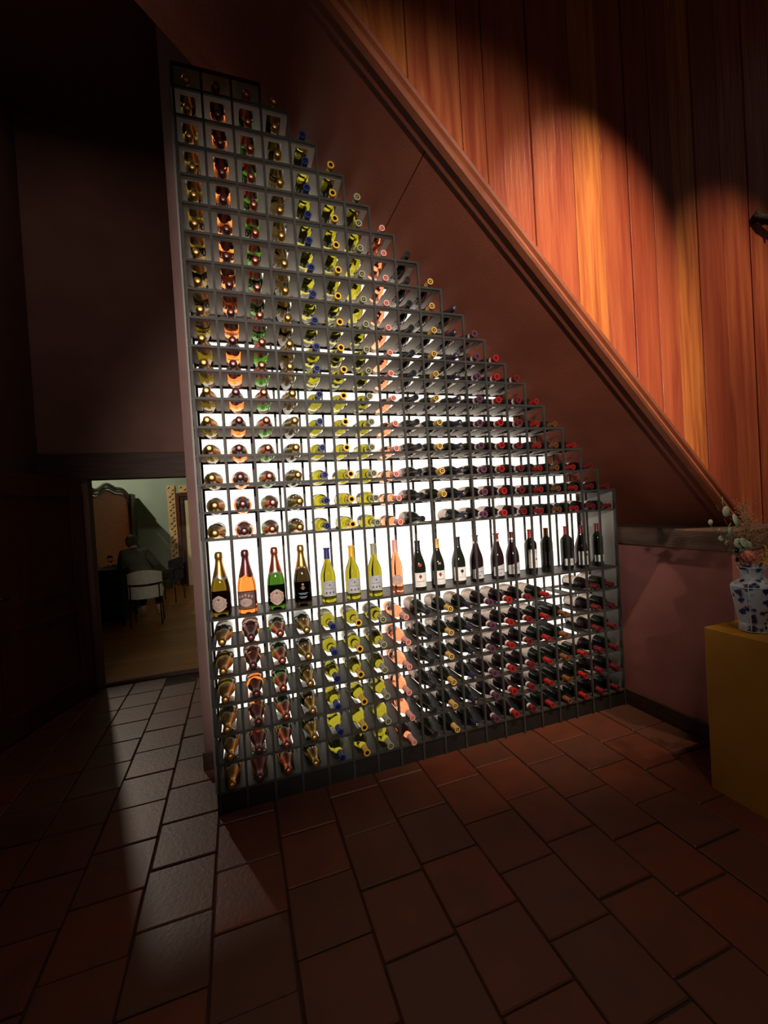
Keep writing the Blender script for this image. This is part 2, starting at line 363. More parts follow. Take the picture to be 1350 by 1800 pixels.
# ================================================================== BOTTLES
SP = [(0, .010), (.028, .003), (.038, 0), (.0435, .004), (.0450, .012), (.0450, .105), (.0440, .128), (.0405, .152), (.0340, .180), (.0265, .207), (.0205, .232), (.0168, .252), (.0155, .272), (.0165, .275), (.0165, .283), (.0148, .285), (.0148, .297), (0, .298)]
WH = [(0, .010), (.026, .003), (.034, 0), (.0385, .004), (.0398, .012), (.0398, .125), (.0385, .142), (.0340, .160), (.0260, .180), (.0195, .196), (.0160, .212), (.0145, .235), (.0140, .270), (.0172, .2715), (.0172, .277), (0, .278)]
RO = [(0, .012), (.024, .004), (.031, 0), (.0345, .005), (.0352, .014), (.0345, .060), (.0352, .120), (.0345, .140), (.0305, .162), (.0240, .183), (.0180, .204), (.0150, .225), (.0145, .280), (.0155, .281), (.0155, .286), (0, .287)]
BU = [(0, .010), (.026, .003), (.035, 0), (.0395, .004), (.0405, .012), (.0405, .118), (.0390, .135), (.0350, .155), (.0285, .176), (.0215, .197), (.0170, .217), (.0150, .235), (.0142, .262), (.0160, .263), (.0160, .271), (0, .272)]
BF = BU[:13] + [(.0142, .263), (.0188, .265), (.0188, .271), (0, .272)]
BO = [(0, .010), (.024, .003), (.033, 0), (.0368, .004), (.0378, .012), (.0378, .178), (.0365, .192), (.0310, .204), (.0220, .213), (.0165, .222), (.0145, .234), (.0140, .268), (.0152, .269), (.0152, .276), (0, .277)]
def rad(prof, z):
    for (r0, z0), (r1, z1) in zip(prof[2:], prof[3:]):
        if z0 <= z <= z1 and z1 > z0: return r0 + (r1 - r0) * (z - z0) / (z1 - z0)
    return prof[-2][0]
def shell(prof, z0, z1, off, n=20, wav=0, waves=5, closed_top=True):
    """foil or capsule following the profile from z0 to z1; a wavy lower rim when wav > 0"""
    zs = [z0] + [z for r, z in prof if z0 + .002 < z < z1 - .0005] + [z1]
    zs = sorted(set(zs)); b = MB(); v = []; f = []
    for k, z in enumerate(zs):
        for i in range(n):
            a = 2 * PI * i / n
            zz = z - (wav * abs(math.sin(a * waves / 2)) if k == 0 else 0)
            r = rad(prof, zz) + off
            v.append((r * math.cos(a), r * math.sin(a), zz))
    for k in range(len(zs) - 1):
        for i in range(n): j = (i + 1) % n; f.append((k * n + i, k * n + j, k * n + n + j, k * n + n + i))
    b.add(v, f); return b
def patch(b, prof, zc, w, h, a0=-PI / 2, off=.0008, mi=0, shape='rect', nz=8, ns=10, slope=0):
    """label patch hugging the glass around angle a0; w, h in metres"""
    v = []; f = []
    for k in range(nz + 1):
        t = k / nz * 2 - 1; ww = w / 2
        if shape == 'oval': ww = w / 2 * math.sqrt(max(1e-4, 1 - t * t)) * (1 + .07 * math.cos(t * 11))
        if shape == 'badge': ww = w / 2 * max(.05, (1 - abs(t) ** 3)) * (1 + .09 * math.cos(t * 14))
        if shape == 'diamond': ww = w / 2 * (1 - abs(t)) + 1e-5
        for i in range(ns + 1):
            s = i / ns * 2 - 1; z = zc + t * h / 2
            if shape == 'arch' and k == nz: z += .10 * h * (1 - s * s)
            if shape == 'arch' and k < nz: z += (t + 1) / 2 * .10 * h * (1 - s * s)
            if shape == 'slant': z += (t + 1) / 2 * slope * h * (s - 1) / 2
            R = rad(prof, min(z, .26)) + off; a = a0 + s * ww / R
            v.append((R * math.cos(a), R * math.sin(a), z))
    for k in range(nz):
        for i in range(ns): f.append((k * (ns + 1) + i, k * (ns + 1) + i + 1, (k + 1) * (ns + 1) + i + 1, (k + 1) * (ns + 1) + i))
    b.add(v, f, mi)
def lines(b, prof, zs, w, a0=-PI / 2, off=.0012, mi=1, h=.0011):
    for k, z in enumerate(zs): patch(b, prof, z, w * (1, .72, .85, .6)[k % 4], h, a0, off, mi, nz=1, ns=8)

# per column: profile, glass, capsule material, capsule height fraction, top detail, description, category group
KIND = [
 (SP, 'olive', 'gold', 'spark', 'olive sparkling bottle with gold foil'),
 (SP, 'amber', 'rosefoil', 'spark', 'pink sparkling bottle with plum foil'),
 (SP, 'green', 'copper', 'spark', 'green sparkling bottle with copper foil'),
 (SP, 'smoke', 'gold', 'spark', 'smoky dark sparkling bottle with gold foil'),
 (WH, 'lime', 'navy', 'flange', 'yellow-green white wine bottle with navy capsule'),
 (WH, 'lime', 'yellow', 'flange', 'yellow-green white wine bottle with yellow capsule'),
 (WH, 'lime', 'grey', 'flange', 'yellow-green white wine bottle with grey capsule'),
 (RO, 'salmon', 'pink', 'plain', 'salmon rosé wine bottle with pink capsule'),
 (BU, 'dark', 'black', 'plain', 'dark sloping bottle with black capsule'),
 (BU, 'dark', 'ochre_c', 'disc', 'dark sloping bottle with ochre capsule'),
 (BU, 'dark', 'inkblue', 'disc', 'dark sloping bottle with ink-blue capsule'),
 (BF, 'dark2', 'plum', 'band', 'dark sloping bottle with banded plum capsule'),
 (BF, 'dark2', 'red', 'band', 'dark sloping bottle with banded red capsule'),
 (BF, 'dark2', 'maroon', 'band', 'dark sloping bottle with banded maroon capsule'),
 (BO, 'dark', 'red', 'plain', 'dark square-shouldered bottle with red capsule'),
 (BO, 'dark', 'brown', 'plain', 'dark square-shouldered bottle with brown capsule'),
 (BO, 'dark', 'red', 'plain', 'dark square-shouldered bottle with scarlet capsule'),
 (BU, 'dark2', 'maroon', 'plain', 'dark sloping bottle with deep red capsule'),
 (BO, 'dark', 'maroon', 'plain', 'dark square-shouldered bottle with wine-red capsule'),
]
ORD = ['first', 'second', 'third', 'fourth', 'fifth', 'sixth', 'seventh', 'eighth', 'ninth', 'tenth', 'eleventh', 'twelfth', 'thirteenth', 'fourteenth', 'fifteenth', 'sixteenth', 'seventeenth', 'eighteenth', 'nineteenth']
HIDE = []
def proto_parts(k, standing):
    """returns a list of (name, mesh, children) for column k"""
    prof, gl, cp, typ, _ = KIND[k]; H = prof[-1][1]; parts = []
    def keep(mb, name, m, smooth=True, deg=None):
        o = mb.build(name, m, None, smooth)
        if deg: shade_auto(o, deg)
        me = o.data; bpy.data.objects.remove(o); return me
    nseg = 28 if standing else 20
    b = MB(); b.lathe(prof, nseg); parts.append(('glass_body', keep(b, 'glass_body', M[gl], deg=50)))
    if typ == 'spark':
        b = shell(prof, .205, .2745, .0007, nseg, .022, 4)
        b.lathe([(.0163, .270), (.0180, .274), (.0186, .284), (.0176, .296), (.0150, .303), (.0085, .3055), (0, .306)], nseg, mi=0)
        b.lathe([(.0188, .2755), (.0196, .277), (.0188, .2785)], nseg)       # wire ring
        for q in range(4):
            a = q * PI / 2 + .4; b.tube([(.0190 * math.cos(a), .0190 * math.sin(a), .278), (.0184 * math.cos(a), .0184 * math.sin(a), .296), (.009 * math.cos(a), .009 * math.sin(a), .3063)], .0006, 5)
        parts.append(('foil', keep(b, 'foil', M[cp], deg=50)))
        if k != 3:
            b = shell(prof, .186, .206, .0005, nseg, .014, 4); parts.append(('foil_collar', keep(b, 'foil_collar', M['silver' if k != 1 else 'rosefoil'])))
        else:
            b = MB()
            for q in range(3): b.ball((.031 * math.cos(-PI / 2 + (q - 1) * .45), .031 * math.sin(-PI / 2 + (q - 1) * .45), .192 + .004 * (q == 1)), .006, 8, 5)
            parts.append(('neck_seal', keep(b, 'neck_seal', M['silver'])))
    else:
        zb = {'flange': .222, 'plain': .222 if prof is not BO else .226, 'disc': .222, 'band': .222}[typ]
        b = shell(prof, zb, prof[-2][1], .0006, nseg); r = prof[-2][0] + .0006; zt = H + .0006
        if typ == 'flange':
            if k == 5: b.lathe([(r, prof[-2][1]), (r, zt), (.0105, zt)], nseg); b.lathe([(.0105, zt), (.0100, zt - .002), (0, zt - .002)], nseg, mi=1)
            else: b.lathe([(r, prof[-2][1]), (r, zt), (.0105, zt), (.0100, zt - .002), (.005, zt - .002), (.004, zt - .0005), (0, zt - .0005)], nseg)
            parts.append(('capsule', keep(b, 'capsule', [M[cp], M['hole']], deg=40)))
        else:
            b.lathe([(r, prof[-2][1]), (r, zt), (.010, zt)], nseg)
            b.lathe([(.010, zt), (.0095, zt - .0012), (.004, zt - .0012), (.003, zt), (0, zt)], nseg, mi=1)
            parts.append(('capsule', keep(b, 'capsule', [M[cp], M['disc'] if typ == 'disc' else M[cp]], deg=40)))
            if typ == 'band':
                b = shell(prof, .224, .238, .0012, nseg); parts.append(('capsule_band', keep(b, 'capsule_band', M['whiteband'])))
    # labels
    P2 = prof
    b = MB()
    if k in (0, 2):
        patch(b, P2, .062, .074, .078, mi=0, shape='badge', nz=14, ns=12); patch(b, P2, .062, .052, .050, off=.0011, mi=2, shape='oval', nz=10)
        patch(b, P2, .062, .047, .045, off=.0013, mi=0, shape='oval', nz=10); lines(b, P2, [.068, .062, .056, .050], .034, off=.0016); patch(b, P2, .082, .010, .012, off=.0016, mi=1, shape='diamond', nz=4, ns=4)
        mats = [M['paper_old'], M['ink'], M['ink_gold']]; nm = 'label'
    elif k == 1:
        patch(b, P2, .066, .098, .078, mi=0, nz=6, ns=16); patch(b, P2, .054, .060, .042, off=.0012, mi=2, shape='badge', nz=12); lines(b, P2, [.062, .055, .049], .036, off=.0015)
        for s in (-.03, -.015, 0, .015, .03): patch(b, P2, .090 - abs(s) * .3, .010, .014, a0=-PI / 2 + s / .045, off=.0014, mi=2, shape='oval', nz=6, ns=5)
        mats = [M['paper_dark'], M['ink'], M['paper_old']]; nm = 'label'
    elif k == 3:
        for z, ww in ((.098, .014), (.092, .022), (.086, .012)): patch(b, P2, z, ww, .004, mi=2, nz=1)
        lines(b, P2, [.066, .060, .048, .042], .050, off=.0009, mi=1, h=.0018); patch(b, P2, .110, .012, .012, mi=2, shape='oval', nz=6)
        mats = [M['ink'], M['ink_pale'], M['ink_gold']]; nm = 'label'
    elif k in (4, 5, 6):
        patch(b, P2, .068, .078, .072, mi=0, shape='arch', nz=6, ns=14); lines(b, P2, [.072, .069], .058, off=.0012); lines(b, P2, [.1015], .050, off=.0012, mi=1, h=.0008)
        patch(b, P2, .090, .008, .008, off=.0012, mi=1, shape='oval', nz=5, ns=5)
        for s in (-.018, 0, .018): patch(b, P2, .050, .010, .012, a0=-PI / 2 + s / .04, off=.0012, mi=1, shape='diamond', nz=4, ns=4)
        mats = [M['paper_grey'], M['ink'], M['ink_gold']]; nm = 'label'
    elif k == 7:
        patch(b, P2, .072, .066, .062, mi=0, shape='badge', nz=12, ns=12); lines(b, P2, [.080, .074, .066], .040, off=.0013); lines(b, P2, [.096, .055], .030, off=.0013, mi=2, h=.002)
        mats = [M['paper_old'], M['ink'], M['paper_dark']]; nm = 'label'
    elif k in (8, 9):
        patch(b, P2, .058, .086, .078, mi=0, nz=4, ns=14); patch(b, P2, .076, .020, .026, off=.0012, mi=1, shape='diamond', nz=6, ns=6)
        patch(b, P2, .076, .012, .016, off=.0016, mi=2, shape='diamond', nz=6, ns=6); lines(b, P2, [.050, .047], .050, off=.0012); lines(b, P2, [.030], .04, off=.0012, h=.0007)
        if k == 8: patch(b, P2, .140, .022, .020, off=.0008, mi=2, shape='badge', nz=8)
        else: patch(b, P2, .138, .016, .012, off=.0008, mi=3, nz=2)
        mats = [M['paper'], M['ink'], M['ink_red'], M['ink_gold']]; nm = 'label'
    elif k == 10:
        patch(b, P2, .060, .086, .078, mi=0, nz=4, ns=14); a = -PI / 2 + .2
        patch(b, P2, .076, .020, .020, a0=a, off=.0012, mi=1, shape='oval', nz=8, ns=6); patch(b, P2, .060, .003, .016, a0=a, off=.0012, mi=1, nz=1, ns=2); lines(b, P2, [.045, .038], .035, a0=a, off=.0012)
        mats = [M['paper'], M['ink']]; nm = 'label'
    elif k in (11, 12, 13):
        patch(b, P2, .056, .088, .074, mi=0, shape='slant', slope=.28, nz=4, ns=14); lines(b, P2, [.060, .057], .046, off=.0012); patch(b, P2, .036, .008, .008, off=.0012, mi=1, shape='oval', nz=5, ns=5)
        mats = [M['paper_grey'], M['ink']]; nm = 'label'
    elif k == 14:
        patch(b, P2, .098, .060, .116, mi=0, nz=4, ns=12); patch(b, P2, .095, .014, .018, a0=-PI / 2 + .5, off=.0012, mi=1, shape='diamond', nz=6, ns=5); lines(b, P2, [.075, .07, .06], .04, off=.0012)
        mats = [M['paper'], M['ink']]; nm = 'label'
    elif k == 15:
        patch(b, P2, .088, .070, .085, mi=0, nz=4, ns=12); lines(b, P2, [.07, .064], .04, off=.0012, mi=1)
        mats = [M['ink'], M['ink_gold']]; nm = 'label'
    elif k == 17:
        patch(b, P2, .064, .084, .088, mi=0, nz=4, ns=14); patch(b, P2, .086, .022, .020, a0=-PI / 2 + .35, off=.0012, mi=1, shape='diamond', nz=6, ns=6); lines(b, P2, [.066, .050], .036, a0=-PI / 2 + .2, off=.0012); patch(b, P2, .140, .014, .016, mi=2, shape='oval', nz=6)
        mats = [M['paper'], M['ink'], M['ink_red']]; nm = 'label'
    else:
        patch(b, P2, .050, .082, .044, mi=0, nz=3, ns=14); lines(b, P2, [.054, .048], .044, off=.0012)
        mats = [M['paper'], M['ink']]; nm = 'label'
    if not standing and k >= 8 and k != 15:
        b = MB(); patch(b, P2, .064, .135, .094, mi=0, nz=4, ns=20, shape='slant' if k in (11, 12, 13) else 'rect', slope=.2); lines(b, P2, [.082, .072, .05, .044], .05, off=.0012)
    if not standing and k >= 8 and k != 15: mats[0] = M['paper_lying']
    parts.append((nm, keep(b, nm, mats)))
    if standing and k < 4:
        b = MB(); patch(b, P2, .064, .125 if k != 1 else .12, .094 if k != 1 else .066, a0=PI / 2, mi=0, nz=4, ns=24); parts.append(('back_label', keep(b, 'back_label', M['paper_dark'])))
    if not standing and k not in (3,):
        b = MB(); patch(b, P2, .060, .05, .05, a0=PI / 2, mi=0, nz=3, ns=8); lines(b, P2, [.072, .066, .06, .05], .036, a0=PI / 2, off=.0012)
        parts.append(('back_label', keep(b, 'back_label', [M['paper'] if k > 3 else M['paper_old'], M['ink']])))
    return parts
def place_bottle(k, parts, loc, rot, label, group, name):
    r = empty(name, loc, label, 'bottle', group); r.rotation_euler = rot
    for nm, me in parts: inst(nm, me, r)
    return r
lying = [proto_parts(k, False) for k in range(NC)]
stand = [proto_parts(k, True) for k in range(NC)]
missing = {(7, 9), (5, 15), (5, 16), (4, 16), (3, 16)}
for j in range(24):
    if j == 6: continue
    for k in range(ncols(j)):
        if (j, k) in missing: continue
        prof = KIND[k][0]; H = prof[-1][1]; R = max(r for r, z in prof); hw = .0335 if k < 4 else .030
        zc = Z[j] + .001 + math.sqrt(R * R - hw * hw) + .0002
        yaw = random.uniform(-.018, .018)
        yb = -.018 + H + random.uniform(-.006, .006)
        # bottle axis +Z turned towards the room (-Y); the roll keeps the front label up
        m = Matrix.Rotation(yaw, 4, 'Z') @ Matrix.Rotation(PI / 2, 4, 'X') @ Matrix.Rotation(PI + random.uniform(-.5, .5), 4, 'Z')
        m = Matrix.Rotation(yaw, 4, 'Z') @ Matrix.Rotation(PI / 2, 4, 'X')
        roll = Matrix.Rotation(PI + random.uniform(-.6, .6), 4, 'Z')
        e = (m @ roll).to_euler()
        place = (('%s row above' % ORD[j - 7]) if j > 6 else ('%s row below' % ORD[5 - j])) + ' the standing row'
        lab = KIND[k][4] + ', ' + ORD[k] + ' column, ' + place
        g = 'bottles lying in the %s column of the rack' % ORD[k]
        place_bottle(k, lying[k], ((k + .5) * P + random.uniform(-.001, .001), yb, zc), e, lab, g, 'sparkling_bottle' if k < 4 else 'wine_bottle')
DX = [0.067, 0.187, 0.327, 0.458, 0.592, 0.724, 0.847, 0.973, 1.107, 1.225, 1.371, 1.491, 1.635, 1.745, 1.881, 2.003, 2.160, 2.277, 2.412]
DD = ['olive sparkling bottle with gold foil and scalloped round label', 'orange-pink sparkling bottle with plum foil and dark label', 'bright green sparkling bottle with copper foil and scalloped label', 'smoky sparkling bottle with gold neck and pale print',
 'yellow-green white wine bottle with navy capsule', 'yellow-green white wine bottle with yellow-brown capsule', 'yellow-green white wine bottle with grey-green capsule', 'pale salmon rosé wine bottle with clear glass foot',
 'dark bottle with red shoulder seal and red diamond on label', 'olive-brown bottle with gold capsule and red diamond on label', 'dark bottle with a small round tree on its white label', 'dark bottle with plum capsule and slant-topped grey label',
 'dark flanged bottle with red capsule and slant-topped label', 'dark flanged bottle with white-banded maroon capsule', 'square-shouldered bottle with golden brown capsule and tall white label', 'square-shouldered bottle with brown capsule and blackish label',
 'square-shouldered bottle with orange-red capsule and low white label', 'sloping bottle with deep red capsule and big cream label', 'rightmost standing bottle, wine-red capsule, before the grey side panel']
for k in range(NC):
    lab = DD[k] + (', ' + 'standing on the open shelf' if k < 18 else '')
    place_bottle(k, stand[k], (DX[k], .085 if k < 10 else .105, Z[6] + .0012), (0, 0, random.uniform(-.12, .12) - .12), lab, 'bottles standing on the open display shelf', 'sparkling_bottle' if k < 4 else 'wine_bottle')

# ================================================================== OCHRE CABINET, VASE, FLOWERS
cab = empty('plinth_cabinet', (2.45, -1.05, 0), 'plain ochre painted cabinet block carrying the porcelain vase', 'cabinet')
b = MB(); b.bev(-.30, .30, -.305, .305, .0, .745, .004); b.build('body', M['ochre'], cab)
def porcelain():
    m = mat('porcelain', lin(150, 158, 168), .12, 0, .6, coat=.6); N, L, bs = nodes(m)
    tc = N.new('ShaderNodeTexCoord'); v = N.new('ShaderNodeTexVoronoi'); v.inputs['Scale'].default_value = 34; v.feature = 'SMOOTH_F1'
    nz = N.new('ShaderNodeTexNoise'); nz.inputs['Scale'].default_value = 26; nz.inputs['Detail'].default_value = 3; nz.inputs['Distortion'].default_value = 1.5
    L.new(tc.outputs['Object'], v.inputs['Vector']); L.new(tc.outputs['Object'], nz.inputs['Vector'])
    a = N.new('ShaderNodeMath'); a.operation = 'ADD'; L.new(v.outputs['Distance'], a.inputs[0]); L.new(nz.outputs['Fac'], a.inputs[1])
    r = N.new('ShaderNodeValToRGB'); r.color_ramp.elements[0].position = .78; r.color_ramp.elements[1].position = .92
    r.color_ramp.elements[0].color = lin(28, 36, 78); r.color_ramp.elements[1].color = lin(168, 176, 184)
    L.new(a.outputs[0], r.inputs[0]); L.new(r.outputs[0], bs.inputs['Base Color']); return m
pm = porcelain(); wm = mat('porcelain_white', lin(190, 196, 200), .12, 0, .6, coat=.6)
vx, vy, vz = 2.262, -.885, .7455
vase = empty('porcelain_vase', (vx, vy, vz), 'hexagonal blue and white porcelain vase on the ochre cabinet', 'vase', rz=.34)
VP = [(0, .004), (.050, .004), (.053, 0), (.056, .004), (.055, .030), (.052, .036), (.058, .060), (.079, .188), (.080, .200), (.074, .210), (.048, .226), (.041, .238), (.040, .252), (.044, .268), (.053, .279), (.053, .283), (.049, .283), (.040, .268), (.036, .250), (.036, .20), (0, .20)]
b = MB(); b.lathe(VP, 6); b.build('vase_body', pm, vase)
b = MB()
for q in range(6):
    a = q * PI / 3; b.tube([(r * math.cos(a) * 1.004, r * math.sin(a) * 1.004, z) for r, z in VP[3:15]], .0016, 6)
for r, z in ((.0562, .005), (.0535, .036), (.0805, .198), (.0535, .281)): b.tube([(r * math.cos(q * PI / 3), r * math.sin(q * PI / 3), z) for q in range(7)], .0016, 6)
b.build('rim_lines', wm, vase, True)
leafm = noisy('eucalyptus_leaf', lin(96, 104, 84), lin(126, 134, 112), (30, 30, 30), .6, .1)
drym = noisy('dried_grass', lin(128, 98, 68), lin(160, 126, 92), (30, 30, 30), .8, .1)
darkm = noisy('dark_sprig', lin(50, 42, 34), lin(70, 58, 46), (30, 30, 30), .8, .1)
prom = noisy('dried_head', lin(150, 82, 62), lin(176, 104, 80), (60, 60, 60), .8, .3)
yelm = noisy('dried_petal', lin(170, 132, 60), lin(196, 160, 86), (30, 30, 30), .7, .1)
stemm = mat('stem', lin(72, 60, 40), .7)
mouth = Vector((vx, vy, vz + .21))
def disc_leaf(c, nrm, r, el=1.2, seg=8):
    """cupped thick leaf"""
    c = Vector(c); nrm = Vector(nrm).normalized(); u = nrm.cross(Vector((.2, .1, 1))).normalized(); w2 = nrm.cross(u)
    b = MB(); v = []
    for off in (.0006, -.0006):
        v.append(c + nrm * (off - .0)); v += [c + u * math.cos(2 * PI * i / seg) * r + w2 * math.sin(2 * PI * i / seg) * r * el + nrm * (off + r * .22) for i in range(seg)]
    f = []
    n1 = seg + 1
    for i in range(seg):
        j = (i + 1) % seg; f += [(0, 1 + i, 1 + j), (n1, n1 + 1 + j, n1 + 1 + i), (1 + i, n1 + 1 + i, n1 + 1 + j, 1 + j)]
    return b.add(v, f)
# eucalyptus sprigs
for si, (tip, lab) in enumerate((((2.125, -.84, 1.300), 'upper eucalyptus sprig with round grey-green leaves leaning left from the vase'), ((2.140, -.80, 1.215), 'lower thin eucalyptus sprig with small grey leaves leaning left from the vase'))):
    tip = Vector(tip); root = empty('eucalyptus_sprig', mouth, lab, 'sprig')
    mid = (mouth + tip) / 2 + Vector((.03, 0, .01))
    pts = [((1 - t) ** 2) * mouth + 2 * t * (1 - t) * mid + t * t * tip for t in [i / 8 for i in range(9)]]
    MB().tube([p - mouth for p in pts], .0016, 6).build('stem', stemm, root)
    for q in range(9 if si == 0 else 12):
        t = .38 + .62 * q / (8 if si == 0 else 11); p = pts[min(8, int(t * 8))] - mouth
        rr = (.025 if si == 0 else .011) * random.uniform(.75, 1.1)
        d = Vector((random.uniform(-1, 1), random.uniform(-1, .2), random.uniform(-.3, 1)))
        disc_leaf(p + d.normalized() * rr * 1.1, (random.uniform(-.6, .6), -1, random.uniform(-.4, .8)), rr).build('leaf', leafm, root, True)
# dried grass plumes
def plume(tip, m, lab, nb=130, spread=.03, cat='dried grass', name='dried_grass_plume', start=.45):
    tip = Vector(tip); root = empty(name, mouth, lab, cat); d = tip - mouth
    MB().tube([(0, 0, 0), d * .5, d * .9], [.0015, .0012, .0007], 6).build('stem', stemm, root)
    b = MB()
    for q in range(nb):
        t = random.uniform(start, 1); p = d * t
        e = p + Vector((random.gauss(0, 1), random.gauss(0, 1), random.gauss(.7, .8))) * spread * (1.25 - t * .5)
        b.tube([p, (p + e) / 2 + Vector((0, 0, .004)), e], [.0009, .0008, .0004], 4)
        b.ball(e, .0024, 5, 4)
    tag(b.build('seed_heads', m, root), kind='stuff')
plume((2.300, -.86, 1.235), drym, 'brown dried grass plume, leftmost and lower of the feathery plumes in the vase')
plume((2.365, -.80, 1.285), drym, 'brown dried grass plume rising highest over the vase')
plume((2.42, -.90, 1.20), drym, 'brown dried grass plume cut by the right edge of the frame')
plume((2.205, -.85, 1.145), darkm, 'dark bushy dried sprig just above the round reddish flower head', 90, .024, 'sprig', 'dark_dried_sprig', .55)
plume((2.275, -.85, 1.140), darkm, 'dark bushy dried sprig behind the yellow petals in the vase', 80, .024, 'sprig', 'dark_dried_sprig', .55)
# round dried flower head
r = empty('dried_flower', mouth, 'round reddish dried flower head hanging over the left lip of the vase', 'flower')
hc = Vector((2.213, -.90, 1.075)) - mouth
MB().tube([(0, 0, 0), hc * .6 + Vector((0, 0, .02)), hc], .0018, 6).build('stem', stemm, r)
b = MB(); b.ball(hc, .025, 14, 10, sc=(1, 1, 1.12)); b.build('flower_head', prom, r, True)
for q in range(26):
    a = q * 2.4; zz = 1 - 2 * (q + .5) / 26; rr = math.sqrt(1 - zz * zz); nn = Vector((rr * math.cos(a), rr * math.sin(a), zz))
    disc_leaf(hc + nn * .0245, nn, .0075, 1.3, 6).build('petal', prom, r, True)
# yellow petalled flowers
for fi, (c, lab) in enumerate((((2.262, -.93, 1.062), 'yellow-brown dried flower with narrow petals at the vase mouth'), ((2.302, -.92, 1.095), 'higher yellow-brown dried flower with narrow petals, right of the vase mouth'))):
    c = Vector(c) - mouth; r = empty('yellow_dried_flower', mouth, lab, 'flower')
    MB().tube([(0, 0, 0), c * .5, c], .0016, 6).build('stem', stemm, r)
    b = MB(); b.ball(c, .008, 8, 6); b.build('flower_centre', prom, r, True)
    for q in range(13):
        a = q * 2 * PI / 13; tl = .034 + .006 * (q % 3); u = Vector((math.cos(a), -.35 + .2 * (q % 2), math.sin(a)))
        s2 = Vector((-math.sin(a), 0, math.cos(a))) * .005; e = c + u * tl; mth = c + u * tl * .5 + Vector((0, -.006, 0)); th = Vector((0, .0008, 0))
        v = [c - th, mth + s2 - th, e - th, mth - s2 - th, c + th, mth + s2 + th, e + th, mth - s2 + th]
        MB().add(v, [(0, 1, 2, 3), (7, 6, 5, 4), (0, 4, 5, 1), (1, 5, 6, 2), (2, 6, 7, 3), (3, 7, 4, 0)]).build('petal', yelm, r)
# dark ornament on the planks at the right edge
r = empty('wall_ornament', (3.06, YF - .004, 2.87), 'dark rough branch-like ornament fixed on the stair planks by the right edge', 'ornament')
b = MB()
for pts, rr in (([(-.055, -.01, .01), (-.01, -.03, .0), (.06, -.04, -.012), (.14, -.04, -.03)], [.018, .024, .022, .014]), ([(-.05, -.01, 0), (-.045, -.035, .05)], [.012, .004]), ([(.0, -.03, .0), (.03, -.05, .045), (.06, -.05, .05)], [.012, .008, .004]), ([(.05, -.04, -.01), (.06, -.05, -.05)], [.016, .008])): b.tube(pts, rr, 8)
b.build('branch', noisy('dark_branch', lin(30, 32, 26), lin(54, 52, 40), (30, 30, 30), .7, .4), r, True)
b = MB(); b.lathe([(0, 0), (.02, 0), (.02, .006), (0, .006)], 12); b.v = [(x - .04, .004 - z, y) for x, y, z in b.v]; b.build('fixing_plate', M['dark_wood'], r)

# ================================================================== DINING ROOM
# long settle with curved moulded crest, along the left of the room
XS = -1.76
st = empty('wooden_partition', (XS, 5.4, 0), 'tall orange-brown wooden partition with a curved grey crest in the dining room', 'partition')
def crest(y):  # crest height along the settle
    t = (y - 3.3) / 4.0
    return 1.93 + .05 * math.sin((y - 3.3) * 2.9) + .03 * math.sin((y - 3.3) * 5.8 + 1)
ys = [3.3 + i * .1 for i in range(41)]
b = MB(); poly = [(y - 5.4, crest(y) - .10) for y in ys] + [(ys[-1] - 5.4, 0), (ys[0] - 5.4, 0)]
b.ext(poly, 'x', -.05, 0); b.build('back_panel', M['orange_wood'], st)
for dz, dx, rr in ((0, .012, .030), (-.055, .022, .020), (-.095, .016, .013)):
    b = MB(); b.tube([(dx, y - 5.4, crest(y) + dz) for y in ys], rr, 8); b.build('crest_moulding', M['grey_trim'], st, True)
b = MB(); b.bev(-.07, .06, 7.0 - 5.4, 7.38 - 5.4, 0, 1.90, .01); b.build('end_post', M['grey_trim'], st)
# far door with patterned casing
YW = 7.45
dr = empty('door_2', (0, YW, 0), kind='structure')
tanm = noisy('casing_tan', lin(196, 164, 106), lin(212, 182, 124), (14, 14, 14), .6, .1); motm = mat('casing_motif', lin(76, 52, 34), .6)
def ctile(cx, cz, w, h, nm='casing_tile'):
    b = MB(); b.bev(cx - w / 2, cx + w / 2, -.022, -.001, cz - h / 2, cz + h / 2, .003); o = b.build(nm, tanm, dr)
    q = MB()
    for i in range(max(2, int(max(w, h) / .05))):
        t = (i + .5) / max(2, int(max(w, h) / .05)) - .5; sx = (-1) ** i * .025
        px, pz = (cx + sx, cz + t * h) if h > w else (cx + t * w, cz + sx)
        q.ball((px, -.022, pz), .019, 7, 5, sc=(1.1, .2, .75)); q.ball((px + .018, -.022, pz + .018), .010, 6, 4, sc=(1, .25, 1.4))
        q.tube([(px - sx, -.022, pz - .02), (px, -.023, pz)], .003, 4)
    q.build('leaf_motif', motm, o, True)
DX0 = -1.15
ctile(DX0 + .075, 1.975, .145, .145)
for i in range(5): ctile(DX0 + .075 + .145 / 2 + .08 + .15 * i + .07, 1.975, .148, .145)
for i in range(7): ctile(DX0 + .075, 1.975 - .075 - .135 - i * .272, .145, .268)
b = MB()
for x0, x1, z0, z1 in ((DX0 + .155, DX0 + .225, 0, 1.89), (DX0 + .225, -.30, 1.82, 1.89)): b.bev(x0, x1, -.05, 0, z0, z1, .01)
b.build('door_frame', M['door'], dr)
b = MB(); b.bev(DX0 + .235, DX0 + .30, -.035, 0, 0, 1.81, .006); b.bev(DX0 + .30, -.30, -.035, 0, 1.76, 1.81, .006); b.build('inner_frame', M['dark_wood'], dr)
